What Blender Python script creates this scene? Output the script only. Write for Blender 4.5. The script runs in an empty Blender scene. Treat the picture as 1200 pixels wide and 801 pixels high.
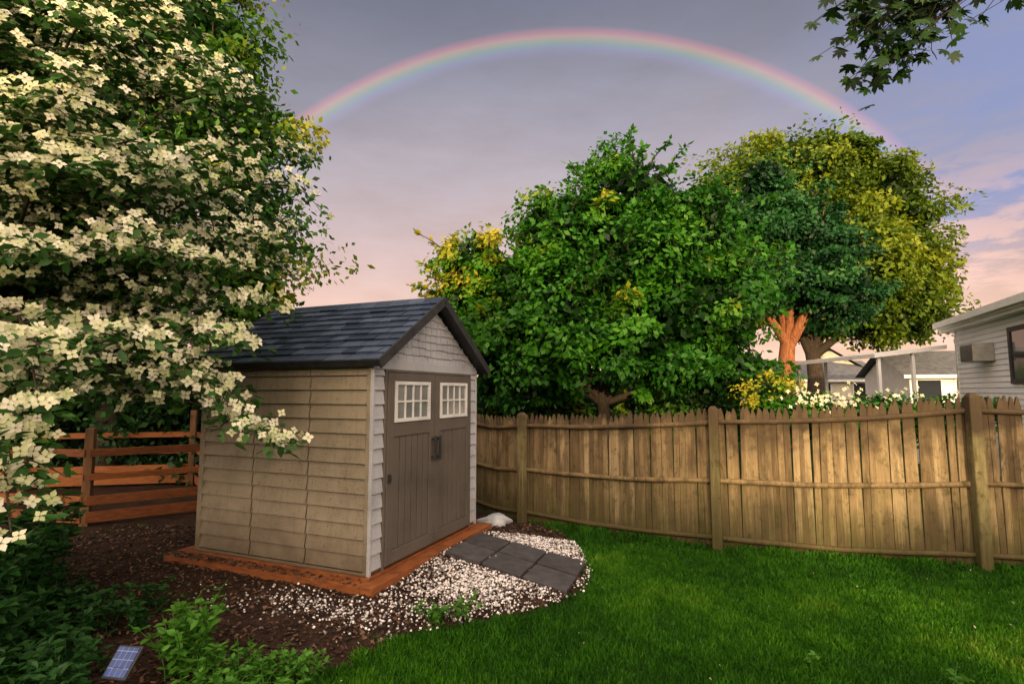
import bpy, math, random
import numpy as np
from mathutils import Vector, Matrix
random.seed(7)
rng = np.random.default_rng(11)
scene = bpy.context.scene
coll = scene.collection
SUN_EL, AXIS_AZ = math.radians(6.9), math.radians(4.6)
S = Vector((-math.sin(AXIS_AZ)*math.cos(SUN_EL), -math.cos(AXIS_AZ)*math.cos(SUN_EL), math.sin(SUN_EL)))

# ------------------------------------------------------------------ materials
def new_mat(name):
    m = bpy.data.materials.new(name); m.use_nodes = True
    nt = m.node_tree; nt.nodes.clear()
    out = nt.nodes.new('ShaderNodeOutputMaterial')
    return m, nt, out
def ramp(nt, fac, stops):
    r = nt.nodes.new('ShaderNodeValToRGB')
    el = r.color_ramp.elements
    while len(el) > 1: el.remove(el[0])
    el[0].position = stops[0][0]; el[0].color = (*stops[0][1], 1)
    for p, c in stops[1:]:
        e = el.new(p); e.color = (*c, 1)
    if fac is not None: nt.links.new(fac, r.inputs[0])
    return r.outputs[0]
def noise(nt, scale, detail=4, vec=None, rough=0.55):
    n = nt.nodes.new('ShaderNodeTexNoise'); n.inputs['Scale'].default_value = scale
    n.inputs['Detail'].default_value = detail; n.inputs['Roughness'].default_value = rough
    if vec is not None: nt.links.new(vec, n.inputs['Vector'])
    return n.outputs['Fac']
def objco(nt, scale=(1,1,1)):
    tc = nt.nodes.new('ShaderNodeTexCoord')
    mp = nt.nodes.new('ShaderNodeMapping'); mp.inputs['Scale'].default_value = scale
    nt.links.new(tc.outputs['Object'], mp.inputs['Vector'])
    return mp.outputs['Vector']
def attr(nt, name='tint'):
    a = nt.nodes.new('ShaderNodeAttribute'); a.attribute_name = name
    return a.outputs['Fac']
def mathn(nt, op, a, b=None, clamp=False):
    n = nt.nodes.new('ShaderNodeMath'); n.operation = op; n.use_clamp = clamp
    for i, x in enumerate((a, b)):
        if x is None: continue
        if isinstance(x, (int, float)): n.inputs[i].default_value = x
        else: nt.links.new(x, n.inputs[i])
    return n.outputs[0]
def mixc(nt, fac, a, b, mode='MIX'):
    n = nt.nodes.new('ShaderNodeMix'); n.data_type = 'RGBA'; n.blend_type = mode
    for s, x in ((0, fac), (6, a), (7, b)):
        if isinstance(x, (int, float)): n.inputs[s].default_value = x
        elif isinstance(x, tuple): n.inputs[s].default_value = (*x, 1)
        else: nt.links.new(x, n.inputs[s])
    return n.outputs[2]
def bump(nt, h, strength=0.3, dist=0.01):
    b = nt.nodes.new('ShaderNodeBump'); b.inputs['Strength'].default_value = strength
    b.inputs['Distance'].default_value = dist
    nt.links.new(h, b.inputs['Height']); return b.outputs[0]
def principled(nt, out, col, rough=0.7, normal=None, metal=0, spec=0.5):
    p = nt.nodes.new('ShaderNodeBsdfPrincipled')
    if isinstance(col, tuple): p.inputs['Base Color'].default_value = (*col, 1)
    else: nt.links.new(col, p.inputs['Base Color'])
    if isinstance(rough, (int, float)): p.inputs['Roughness'].default_value = rough
    else: nt.links.new(rough, p.inputs['Roughness'])
    p.inputs['Metallic'].default_value = metal
    p.inputs['Specular IOR Level'].default_value = spec
    if normal is not None: nt.links.new(normal, p.inputs['Normal'])
    nt.links.new(p.outputs[0], out.inputs[0]); return p
def simple(name, stops, nscale=8, rough=0.7, bstr=0.2, bdist=0.004, stretch=(1,1,1), bscale=None, spec=0.4, tint=0.0):
    m, nt, out = new_mat(name)
    v = objco(nt, stretch)
    f = noise(nt, nscale, 6, v)
    if tint: f = mathn(nt, 'ADD', mathn(nt, 'MULTIPLY', f, 1-tint), mathn(nt, 'MULTIPLY', attr(nt), tint))
    c = ramp(nt, f, stops)
    b = bump(nt, noise(nt, bscale or nscale*6, 5, v), bstr, bdist)
    principled(nt, out, c, rough, b, spec=spec)
    return m
def leaf_mat(name, stops, trans=0.35, rough=0.5):
    m, nt, out = new_mat(name)
    c = ramp(nt, attr(nt), stops)
    p = principled(nt, out, c, rough, spec=0.3)
    t = nt.nodes.new('ShaderNodeBsdfTranslucent'); nt.links.new(c, t.inputs[0])
    mx = nt.nodes.new('ShaderNodeMixShader'); mx.inputs[0].default_value = trans
    nt.links.new(p.outputs[0], mx.inputs[1]); nt.links.new(t.outputs[0], mx.inputs[2])
    nt.links.new(mx.outputs[0], out.inputs[0]); return m

# ------------------------------------------------------------------ numpy mesh builder
def np_mesh(name, groups, mats, parent=None):
    Vs, L, tot, mi, tn = [], [], [], [], []
    off = 0
    for V, F, k, t in groups:
        if len(F) == 0: continue
        Vs.append(V); L.append((F+off).ravel()); tot.append(np.full(len(F), F.shape[1]))
        mi.append(np.full(len(F), k)); tn.append(np.broadcast_to(t, (len(F),))); off += len(V)
    V = np.concatenate(Vs).astype(np.float32); L = np.concatenate(L).astype(np.int32)
    tot = np.concatenate(tot).astype(np.int32); mi = np.concatenate(mi).astype(np.int32)
    tn = np.concatenate(tn).astype(np.float32)
    me = bpy.data.meshes.new(name)
    me.vertices.add(len(V)); me.vertices.foreach_set('co', V.ravel())
    me.loops.add(len(L)); me.loops.foreach_set('vertex_index', L)
    me.polygons.add(len(tot))
    st = np.concatenate([[0], np.cumsum(tot)[:-1]]).astype(np.int32)
    me.polygons.foreach_set('loop_start', st); me.polygons.foreach_set('loop_total', tot)
    me.polygons.foreach_set('material_index', mi)
    a = me.attributes.new('tint', 'FLOAT', 'FACE'); a.data.foreach_set('value', tn)
    for m in mats: me.materials.append(m)
    me.update(calc_edges=True); me.validate()
    ob = bpy.data.objects.new(name, me); coll.objects.link(ob)
    if parent: ob.parent = parent
    return ob
def unit(a): return a/np.maximum(np.linalg.norm(a, axis=-1, keepdims=True), 1e-9)
T_LEAF4 = (np.array([[0,0,0],[.27,.45,.07],[0,1,-.05],[-.27,.45,.07]]), np.array([[0,1,2],[0,2,3]]))
T_LEAFQ = (np.array([[0,0,0],[.30,.42,.0],[0,1,-.0],[-.30,.48,.0]]), np.array([[0,1,2,3]]))
T_LEAF6 = (np.array([[0,0,0],[.2,.22,.05],[.24,.58,.05],[0,1,-.1],[-.24,.58,.05],[-.2,.22,.05]]), np.array([[0,1,2,3],[0,3,4,5]]))
def flower_t():
    V, F = [], []
    for k in range(4):
        a = k*math.pi/2
        o = len(V)
        for x, y, z in [(0,.03,0),(.19,.2,.04),(.22,.36,.06),(0,.64,-.03),(-.22,.36,.06),(-.19,.2,.04)]:
            V.append((x*math.cos(a)-y*math.sin(a), x*math.sin(a)+y*math.cos(a), z))
        F += [[o,o+1,o+2,o+3],[o,o+3,o+4,o+5]]
    return np.array(V), np.array(F)
T_FLOWER = flower_t()
def place(T, C, N, A, s, k=0, tint=0.5):
    TV, TF = T
    N = unit(N); A = unit(A - (A*N).sum(-1, keepdims=True)*N); X = np.cross(A, N)
    s = np.broadcast_to(s, (len(C),))
    V = C[:,None,:] + s[:,None,None]*(TV[None,:,0,None]*X[:,None,:] + TV[None,:,1,None]*A[:,None,:] + TV[None,:,2,None]*N[:,None,:])
    F = TF[None] + (np.arange(len(C))*len(TV))[:,None,None]
    t = np.repeat(np.broadcast_to(tint, (len(C),)), len(TF))
    return (V.reshape(-1,3), F.reshape(-1, TF.shape[1]), k, t)
def tube(P, R, n=7, k=0, tint=0.5):
    P = np.asarray(P, float); R = np.broadcast_to(R, (len(P),))
    D = unit(np.gradient(P, axis=0))
    ref = np.array([0.31,0.17,0.93]) if abs(D[0][2]) < .8 else np.array([1.,.1,0])
    X = unit(np.cross(D, ref)); Y = np.cross(D, X)
    a = np.linspace(0, 2*np.pi, n, endpoint=False)
    V = P[:,None]+R[:,None,None]*(np.cos(a)[None,:,None]*X[:,None]+np.sin(a)[None,:,None]*Y[:,None])
    F = []
    for i in range(len(P)-1):
        for j in range(n):
            F.append([i*n+j, i*n+(j+1)%n, (i+1)*n+(j+1)%n, (i+1)*n+j])
    return (V.reshape(-1,3), np.array(F), k, tint)
def bez(p0, p1, p2, n=7):
    t = np.linspace(0,1,n)[:,None]
    return (1-t)**2*np.asarray(p0)+2*t*(1-t)*np.asarray(p1)+t*t*np.asarray(p2)
def rnd(n): return rng.normal(size=(n,3))
def ball(n): return unit(rnd(n))*(rng.random((n,1))**.42)

def tree(name, base, fork, lobes, ncl, lpc, lsize, crad, trunk_r, mats, T=T_LEAF4, parent=None, flat=0.6, shell=0.28, inner=.12, shoots=0, slen=.7):
    base = np.array(base, float); groups = []
    fork = np.array(fork, float)
    tp = bez(base, (base+fork)/2+rnd(1)[0]*trunk_r*.6, fork, 7)
    groups.append(tube(tp, np.linspace(trunk_r*1.15, trunk_r*.75, 7), 10, 0))
    limbs = []
    for l in lobes:
        c = np.array(l[:3])
        mid = (fork+c)/2 + rnd(1)[0]*.25*trunk_r*4; mid[2] += .1*np.linalg.norm(c-fork)
        lp = bez(fork-[0,0,.25], mid, c+np.array([0,0,l[5]*.3]), 9)
        groups.append(tube(lp, np.linspace(trunk_r*.55, trunk_r*.12, 9), 7, 0)); limbs.append(lp)
    LP = np.concatenate(limbs)
    vol = np.array([ (l[3]*l[4]*l[5])**.72 for l in lobes]); vol /= vol.sum()
    for l, w in zip(lobes, vol):
        n = max(4, int(ncl*w)); c = np.array(l[:3]); r = np.array(l[3:6]); bias = l[6] if len(l) > 6 else 0
        d = unit(rnd(n)); rad = rng.random(n)**shell
        C = c + d*rad[:,None]*r
        C += rnd(n)*0.12*r
        out = unit((C-c)/r)
        ct = np.clip(.40+bias+.15*rng.normal(size=n)+.25*(rad-.8)+.10*out[:,2], 0.02, .98)  # shading put into tint: lighter towards crown outside and top
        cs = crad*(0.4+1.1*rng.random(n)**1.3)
        for i in range(n):
            if i % 3 == 0:
                j = np.argmin(((LP-C[i])**2).sum(1)+ (LP[:,2]>C[i,2])*1.0)
                groups.append(tube(bez(LP[j], (LP[j]+C[i])/2+[0,0,.1], C[i], 4), np.linspace(trunk_r*.1, .01, 4), 4, 0))
        m = lpc
        b = ball(n*m).reshape(n,m,3)
        stretch = 1+.5*rng.normal(size=(n,1,3))*np.array([1,1,.3]); stretch=np.clip(stretch,.4,1.8)
        off = b*np.array([1,1,flat])*cs[:,None,None]*stretch
        P = (C[:,None]+off).reshape(-1,3)
        O = np.repeat(out, m, 0); B = b.reshape(-1,3)
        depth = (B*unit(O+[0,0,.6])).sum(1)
        N = O*.35+B*.35+np.array([0,0,.4])+rnd(n*m)*.5
        A = B*.5+O*.3+np.array([0,0,-.35])+rnd(n*m)*.6
        t = np.clip(np.repeat(ct, m)+.07*rng.normal(size=n*m)+depth*.19, 0, 1)  # clump shade painted into tint: inner side of each clump darker
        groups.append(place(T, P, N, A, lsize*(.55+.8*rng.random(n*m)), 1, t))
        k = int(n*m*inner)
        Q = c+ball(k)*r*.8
        groups.append(place(T, Q, rnd(k), rnd(k), lsize*1.8, 1, .05))  # inner leaves get the darkest tint to paint shade inside the crown
        ns = int(shoots*w)
        for i in range(ns):
            d = unit(rnd(1))[0]; d[2] = abs(d[2])*1.1-.25
            q0 = c+d*r*.85; dr = unit(d*[1,1,.6]+[0,0,.5]+rnd(1)[0]*.35); ln = slen*(.5+.8*rng.random())
            q1 = q0+dr*ln; sp = bez(q0,(q0+q1)/2+[0,0,.08*ln],q1+[0,0,-.1*ln],7)
            groups.append(tube(sp,np.linspace(.018,.005,7)*(lsize/.13),4,0))
            kk=26; f=(rng.random(kk)**.8*6); ii=np.minimum(f.astype(int),5); fr=(f-ii)[:,None]
            cc=sp[ii]*(1-fr)+sp[ii+1]*fr
            groups.append(place(T,cc,np.array([0,0,.7])+rnd(kk)*.6,dr*.5+rnd(kk)*.8,lsize*(.7+.7*rng.random(kk)),1,np.clip(.5+bias+.12*rng.normal(size=kk),0,1)))
    return np_mesh(name, groups, mats, parent)

# ------------------------------------------------------------------ hard-surface builder
class M:
    def __init__(s): s.V=[]; s.F=[]; s.T=[]
    def add(s, V, F, t=0.5):
        o=len(s.V); s.V += [tuple(v) for v in V]; s.F += [tuple(i+o for i in f) for f in F]; s.T += [t]*len(F)
    def box(s, a, b, t=0.5, xf=None):
        x0,y0,z0=a; x1,y1,z1=b
        V=[Vector(v) for v in [(x0,y0,z0),(x1,y0,z0),(x1,y1,z0),(x0,y1,z0),(x0,y0,z1),(x1,y0,z1),(x1,y1,z1),(x0,y1,z1)]]
        if xf: V=[xf @ v for v in V]
        s.add(V,[(0,3,2,1),(4,5,6,7),(0,1,5,4),(1,2,6,5),(2,3,7,6),(3,0,4,7)],t)
    def prism(s, poly, y0, y1, t=0.5, xf=None):
        n=len(poly)
        V=[Vector((x,y0,z)) for x,z in poly]+[Vector((x,y1,z)) for x,z in poly]
        if xf: V=[xf @ v for v in V]
        F=[tuple(range(n)), tuple(range(2*n-1,n-1,-1))]+[(i+n,(i+1)%n+n,(i+1)%n,i) for i in range(n)]
        s.add(V,F,t)
    def lap(s, p0, p1, nrm, z0, z1, step, d=0.014, groove=0.0):
        p0=Vector(p0); p1=Vector(p1); nrm=Vector(nrm)
        z=z0
        while z < z1-1e-4:
            zt=min(z+step,z1); up=Vector((0,0,1)); zb=z+groove
            a=p0+nrm*d+up*zb; b=p1+nrm*d+up*zb; c=p1+nrm*.001+up*zt; e=p0+nrm*.001+up*zt
            i0=p0-nrm*(.006 if groove else 0)+up*zb; i1=p1-nrm*(.006 if groove else 0)+up*zb
            s.add([a,b,c,e,i0,i1],[(0,1,2,3),(4,5,1,0)],random.random())
            z+=step
    def done(s, name, mat, parent=None, bevel=0, smooth=False):
        me=bpy.data.meshes.new(name); me.from_pydata(s.V,[],s.F)
        a=me.attributes.new('tint','FLOAT','FACE'); a.data.foreach_set('value', s.T)
        me.materials.append(mat); me.update()
        if smooth:
            for p in me.polygons: p.use_smooth=True
        ob=bpy.data.objects.new(name,me); coll.objects.link(ob)
        if parent: ob.parent=parent
        if bevel:
            bv=ob.modifiers.new('b','BEVEL'); bv.width=bevel; bv.segments=2; bv.limit_method='ANGLE'
        return ob
def empty(name, loc=(0,0,0), rz=0):
    e=bpy.data.objects.new(name,None); coll.objects.link(e); e.location=loc; e.rotation_euler=(0,0,rz); e.empty_display_size=.2
    return e
def frame(p, rz): return Matrix.Translation(p) @ Matrix.Rotation(rz,4,'Z')

# ------------------------------------------------------------------ camera
cam=bpy.data.cameras.new('camera'); co=bpy.data.objects.new('camera',cam); coll.objects.link(co)
co.location=(0,0,1.75); co.rotation_euler=(math.radians(90+5.28),0,0)
cam.lens=18.84; cam.sensor_width=36; cam.clip_end=5000; cam.clip_start=.05
scene.camera=co
scene.view_settings.view_transform='Standard'; scene.view_settings.look='None'; scene.view_settings.exposure=0

# ------------------------------------------------------------------ world
w=bpy.data.worlds.new('World'); scene.world=w; w.use_nodes=True
nt=w.node_tree; nt.nodes.clear()
wo=nt.nodes.new('ShaderNodeOutputWorld')
tc=nt.nodes.new('ShaderNodeTexCoord')
nrm=nt.nodes.new('ShaderNodeVectorMath'); nrm.operation='NORMALIZE'; nt.links.new(tc.outputs['Generated'],nrm.inputs[0]); D=nrm.outputs[0]
def dot(v):
    n=nt.nodes.new('ShaderNodeVectorMath'); n.operation='DOT_PRODUCT'; nt.links.new(D,n.inputs[0]); n.inputs[1].default_value=tuple(v); return n.outputs['Value']
def mr(x,a,b,c=0.,d=1.,smooth=True):
    n=nt.nodes.new('ShaderNodeMapRange'); n.interpolation_type='SMOOTHSTEP' if smooth else 'LINEAR'
    nt.links.new(x,n.inputs[0])
    for i,vv in enumerate((a,b,c,d)): n.inputs[i+1].default_value=vv
    return n.outputs[0]
def gray(x):
    c=nt.nodes.new('ShaderNodeCombineColor'); [nt.links.new(x,c.inputs[i]) for i in range(3)]; return c.outputs[0]
z=dot((0,0,1))
mpw=nt.nodes.new('ShaderNodeMapping'); mpw.inputs['Scale'].default_value=(1.6,1.6,5.5); nt.links.new(D,mpw.inputs['Vector'])
n1=noise(nt,1.6,6,mpw.outputs[0]); n2=noise(nt,3.2,7,mpw.outputs[0],.6)
base=ramp(nt,mathn(nt,'ADD',z,mathn(nt,'MULTIPLY',mathn(nt,'SUBTRACT',n1,.5),.18)),
   [(0.0,(1.0,.57,.38)),(.11,(.90,.55,.43)),(.22,(.70,.48,.44)),(.36,(.455,.38,.41)),(.5,(.315,.295,.36)),(.62,(.20,.205,.275)),(.78,(.40,.42,.50)),(1,(.8,.83,.88))])
br=mathn(nt,'ADD',.70,mathn(nt,'MULTIPLY',n2,.60))
base=mixc(nt,1.0,base,gray(br),'MULTIPLY')
az=math.radians(50); rd=Vector((math.sin(az)*math.cos(.22),math.cos(az)*math.cos(.22),math.sin(.22)))
blue=mathn(nt,'MULTIPLY',mr(dot(rd),.86,.99),mr(z,.14,.28))
blue=mathn(nt,'MULTIPLY',blue,mr(n1,.66,.42,.05,.8))
base=mixc(nt,blue,base,(.28,.35,.66))
cl=mathn(nt,'MULTIPLY',mr(dot(rd),.84,.96),mathn(nt,'MULTIPLY',mr(z,.36,.18),mr(n2,.46,.54)))
base=mixc(nt,mathn(nt,'MULTIPLY',cl,.8),base,(1.05,.64,.52))
axis=-S
inside=mr(dot(axis),math.cos(math.radians(44)),math.cos(math.radians(36)),.90,1.10)
base=mixc(nt,1.0,base,gray(inside),'MULTIPLY')
g=mathn(nt,'POWER',mr(dot(S),-.35,1.0,0,1,False),1.5)
glow=mixc(nt,g,(0,0,0),(4.7,3.45,2.35))
tot=mixc(nt,1.0,base,glow,'ADD')
sky=nt.nodes.new('ShaderNodeTexSky'); sky.sky_type='NISHITA'; sky.sun_disc=False; sky.sun_elevation=SUN_EL; sky.sun_rotation=math.pi+AXIS_AZ
b1=nt.nodes.new('ShaderNodeBackground'); nt.links.new(tot,b1.inputs[0]); b1.inputs[1].default_value=.95
b2=nt.nodes.new('ShaderNodeBackground'); nt.links.new(sky.outputs[0],b2.inputs[0]); b2.inputs[1].default_value=.02
ad=nt.nodes.new('ShaderNodeAddShader'); nt.links.new(b1.outputs[0],ad.inputs[0]); nt.links.new(b2.outputs[0],ad.inputs[1])
nt.links.new(ad.outputs[0],wo.inputs[0])
sl=bpy.data.lights.new('sun','SUN'); sl.energy=5; sl.color=(1,.72,.38); sl.angle=math.radians(.6)
so=bpy.data.objects.new('sun',sl); coll.objects.link(so); so.rotation_euler=S.to_track_quat('Z','Y').to_euler(); so.location=(0,-20,20)

# ------------------------------------------------------------------ rainbow (42 degree arc round the antisolar axis)
def rainbow():
    R=1200; zq=axis.to_track_quat('Z','Y')
    V=[];F=[]; na=160; nb=24; B=[]; FD=[]
    for i in range(na+1):
        ph=2*math.pi*i/na
        for j in range(nb+1):
            th=math.radians(40.0+2.6*j/nb)
            v=Vector((math.sin(th)*math.cos(ph),math.sin(th)*math.sin(ph),math.cos(th)))*R
            p=zq@v+Vector((0,0,1.75)); V.append(p); B.append(j/nb)
            el=p.z/R; FD.append(min(1,max(0,(el-.22)/.2)) if p.x>0 else min(1,max(0,(el-.1)/.2)))
    for i in range(na):
        for j in range(nb):
            q=[i*(nb+1)+j,(i+1)*(nb+1)+j,(i+1)*(nb+1)+j+1,i*(nb+1)+j+1]
            if min(V[k].z for k in q)>0: F.append(q)
    me=bpy.data.meshes.new('rainbow'); me.from_pydata(V,[],F)
    a=me.attributes.new('band','FLOAT','POINT'); a.data.foreach_set('value',B)
    a=me.attributes.new('rain','FLOAT','POINT'); a.data.foreach_set('value',FD)
    m,t,out=new_mat('rainbow_light')
    c=ramp(t,attr(t,'band'),[(0,(0,0,0)),(.14,(.02,.011,.035)),(.30,(.03,.045,.095)),(.44,(.03,.10,.055)),(.56,(.115,.12,.02)),(.68,(.23,.10,.02)),(.80,(.20,.025,.02)),(1,(0,0,0))])
    e=t.nodes.new('ShaderNodeEmission'); t.links.new(c,e.inputs[0]); t.links.new(mathn(t,'MULTIPLY',attr(t,'rain'),1.05),e.inputs[1])
    tr=t.nodes.new('ShaderNodeBsdfTransparent'); a2=t.nodes.new('ShaderNodeAddShader')
    t.links.new(e.outputs[0],a2.inputs[0]); t.links.new(tr.outputs[0],a2.inputs[1]); t.links.new(a2.outputs[0],out.inputs[0])
    me.materials.append(m); me.update()
    ob=bpy.data.objects.new('rainbow',me); coll.objects.link(ob)
rainbow()

# ------------------------------------------------------------------ ground
EY=[1.0,2.5,3.0,3.39,3.6,4.02,4.47,4.8,5.34,6.0,6.81,7.25]; EX=[-2.6,-1.9,-1.45,-1.23,-1.09,-.73,.27,.6,.76,.74,.65,.35]
def xedge(y): return np.interp(y,EY,EX)
FN=[(-5.9,13.4),(-4.1,11.6),(-2.3,9.85),(-.56,8.14),(.17,7.36),(2.27,6.09),(4.62,5.46),(7.05,5.25),(9.5,5.1)]
FH=[1.45,1.45,1.42,1.42,1.44,1.56,1.71,1.74,1.74]
def fency(x): return np.interp(x,[p[0] for p in FN],[p[1] for p in FN])
m,t,out=new_mat('lawn_ground')
v=objco(t); c=ramp(t,mathn(t,'ADD',mathn(t,'MULTIPLY',noise(t,1.3,5,v),.6),mathn(t,'MULTIPLY',noise(t,40,4,v),.4)),[(.3,(.010,.02,.005)),(.5,(.015,.045,.006)),(.7,(.03,.07,.010))])
principled(t,out,c,.9,bump(t,noise(t,120,4,v),.6,.02),spec=.1)
g=M(); g.add([(-1500,-1500,0),(1500,-1500,0),(1500,3000,0),(-1500,3000,0)],[(0,1,2,3)]); g.done('ground',m)
m,t,out=new_mat('bark_mulch')
v=objco(t); f=mathn(t,'ADD',mathn(t,'MULTIPLY',noise(t,3,5,v),.4),mathn(t,'MULTIPLY',noise(t,45,5,v),.6))
c=ramp(t,f,[(.32,(.010,.006,.005)),(.5,(.036,.020,.013)),(.62,(.065,.036,.024)),(.75,(.11,.065,.045))])
principled(t,out,c,.95,bump(t,noise(t,60,6,v),1,.03),spec=.15); MULCH=m
def hgt(x,y):
    d=np.exp(-(((x+.25)/.75)**2+((y-5.75)/.9)**2))
    return .012+.055*d+.012*np.sin(x*3.1+1)*np.cos(y*2.7)
nx,ny=150,130
ys=np.linspace(1.0,12.5,ny); Vb=[]
for y in ys:
    xr=float(xedge(y)) + .05*math.sin(y*9)+.03*math.sin(y*23) if y<7.25 else None
    if xr is None:
        xr=float(np.interp(-y,[-13.4,-11.6,-9.85,-8.14,-7.25],[-5.9,-4.1,-2.3,-.56,.3]))
    for i in range(nx):
        x=-16+(xr+16)*(1-(1-i/(nx-1))**1.6); e=min(1,(xr-x)/.12)
        Vb.append((x,y,.004+ (hgt(x,y)+.008*rng.normal())*e*(1 if e>0 else 0)))
Fb=[(j*nx+i,j*nx+i+1,(j+1)*nx+i+1,(j+1)*nx+i) for j in range(ny-1) for i in range(nx-1)]
b=M(); b.add(Vb,Fb); b.done('mulch_bed',MULCH,smooth=True)
T_CHIP=(np.array([[-.25,-.5,0],[.25,-.45,.05],[.2,.5,.0],[-.2,.45,.06]]),np.array([[0,1,2,3]]))
chip=simple('bark_chip',[(.25,(.016,.010,.007)),(.55,(.055,.028,.018)),(.8,(.15,.085,.05))],30,.9,.3,tint=.7)
n=18000
X=rng.uniform(-5.2,.9,n); Y=rng.uniform(2.6,7.2,n); k=X<xedge(Y)-.02; X=X[k];Y=Y[k]
P=np.stack([X,Y,hgt(X,Y)+.012+.01*rng.random(len(X))],1)
N=np.array([0,0,1])+rnd(len(X))*.4
cg=[place(T_CHIP,P,N,rnd(len(X)),.015+.03*rng.random(len(X)),0,rng.random(len(X)))]
n=900   # mulch spilled over the timber base
u_=rng.uniform(0.0,2.5,n); q_=-.02-.15*rng.random(n)**.8
wx=-1.267+.38*q_-.925*u_; wy=4.908+.925*q_+.38*u_
P=np.stack([wx,wy,np.full(n,.092)],1); P=P[rng.random(n)<np.interp(u_,[0,1,2.5],[.2,.45,.9])]
cg.append(place(T_CHIP,P,np.array([0,0,1])+rnd(len(P))*.3,rnd(len(P)),.015+.03*rng.random(len(P)),0,rng.random(len(P))))
np_mesh('bark_chips',cg,[chip])
# white gravel
RAMP=[np.array(p) for p in ((-.70,5.68,.125),(-.37,6.41,.125),(.75,5.52,.055),(.47,4.74,.055))]
def in_ramp(x,y):
    ins=np.ones(len(x),bool)
    for i in range(4):
        a,b=RAMP[i],RAMP[(i+1)%4]
        ins &= ((b[0]-a[0])*(y-a[1])-(b[1]-a[1])*(x-a[0]))<.012
    return ins
def gdens(x,y):
    dx=x+1.267; dy=y-4.908; u=.38*dx+.925*dy; q=.925*dx-.38*dy
    d=np.exp(-((q-.85)/.72)**2)*((u>-.35)&(u<2.1))*np.interp(u,[-.4,.0,.4,2.1],[.2,.65,1,1])
    d2=.38*np.exp(-((q-.2)/1.1)**2-((u+.5)/.26)**2)
    return np.clip(np.maximum(d,d2),0,1)
n=130000
X=rng.uniform(-3.0,1.1,n); Y=rng.uniform(3.7,7.4,n)
dx=X+1.267; dy=Y-4.908; uu=.38*dx+.925*dy; qq=.925*dx-.38*dy
cl_=lambda x,y: .5+.5*np.sin(x*5+np.sin(y*7)*1.5)*np.cos(y*6+x*3)
inr=in_ramp(X,Y)
k=(rng.random(n)<gdens(X,Y)**1.5*(.3+.7*cl_(X,Y))*.85)&(X<xedge(Y)+.02)&~((qq<.15)&(uu>-.13)&(qq>-2.6))&(~inr|(rng.random(n)<.006))
X=X[k];Y=Y[k]; inr=inr[k]
ico=np.array([[0,0,1],[.9,0,.2],[.2,.8,.25],[-.8,.4,.2],[-.6,-.7,.15],[.35,-.85,.2],[0,0,-.6]])
icoF=np.array([[0,1,2],[0,2,3],[0,3,4],[0,4,5],[0,5,1],[6,2,1],[6,3,2],[6,4,3],[6,5,4],[6,1,5]])
m=simple('white_pebble',[(.15,(.14,.12,.12)),(.4,(.44,.42,.43)),(.7,(.80,.78,.77))],20,.6,.2,tint=.8)
P=np.stack([X,Y,np.where(inr,.10,hgt(X,Y)+.012)],1)
np_mesh('gravel',[place((ico,icoF),P,np.array([0,0,1])+rnd(len(X))*.3,rnd(len(X)),.006+.012*rng.random(len(X))**1.5,0,rng.random(len(X)))],[m])
print('stones',len(X))

# grass blades
n=360000
Y=2.7+4.9*rng.random(n)**1.15; X=rng.uniform(-1.7,8,n)
k=(X>xedge(Y)+.05*np.sin(Y*30)+.03*np.sin(Y*9)-.10*rng.random(n)**3)&(Y<fency(X)-.0)&(np.abs(X)<Y*1.02+.3)
X=X[k];Y=Y[k]; n=len(X); print('blades',n)
def vn(x,y,s,seed):
    r=np.random.default_rng(seed); G=r.random((128,128))
    u=(x*s)%127; v_=(y*s)%127; i=u.astype(int); j=v_.astype(int); fu=u-i; fv=v_-j; fu=fu*fu*(3-2*fu); fv=fv*fv*(3-2*fv)
    return (G[i,j]*(1-fu)+G[i+1,j]*fu)*(1-fv)+(G[i,j+1]*(1-fu)+G[i+1,j+1]*fu)*fv
pn=vn(X+20,Y,.9,1); pn2=vn(X+20,Y,3.1,2); pn3=vn(X+20,Y,9,3)
T_BL=(np.array([[-.08,0,0],[.08,0,0],[.055,.55,.04],[0,1,.28],[-.055,.55,.04]]),np.array([[0,1,2,3,4]]))
fd=fency(X)-Y; nearf=np.clip(fd,0,.2)/.2
A=np.array([0,0,1.])+rnd(n)*np.array([.65,.65,.1])
N=rnd(n)*np.array([1,1,.2])+np.array([0,0,.3])
s=(.018+.03*rng.random(n)+.036*pn2*pn3+.014*pn3)*(1.9-.9*nearf)
tint=np.clip(-.15+.50*pn+.34*pn2+.28*pn3+.30*(rng.random(n)-.3)+.15*(1-nearf),0,1)
GR=leaf_mat('grass_blade',[(0,(.012,.055,.003)),(.4,(.032,.150,.005)),(.75,(.078,.265,.008)),(1,(.19,.33,.03))],.3,.55)
np_mesh('grass',[place(T_BL,np.stack([X,Y,np.zeros(n)],1),N,A,s,0,tint)],[GR])
n=260
X=rng.uniform(-1.5,4.5,n);Y=rng.uniform(3.0,5.5,n)
k=(Y<fency(X))&(rng.random(n)<np.where(X<xedge(Y),.8,.15)); X=X[k];Y=Y[k]
PET=leaf_mat('petal',[(0,(.4,.4,.25)),(1,(.65,.65,.5))],.3)
np_mesh('fallen_petals',[place(T_LEAF4,np.stack([X,Y,np.where(X<xedge(Y),.04,.04)],1),np.array([0,0,1])+rnd(len(X))*.5,rnd(len(X)),.024,0,rng.random(len(X)))],[PET])

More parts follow.
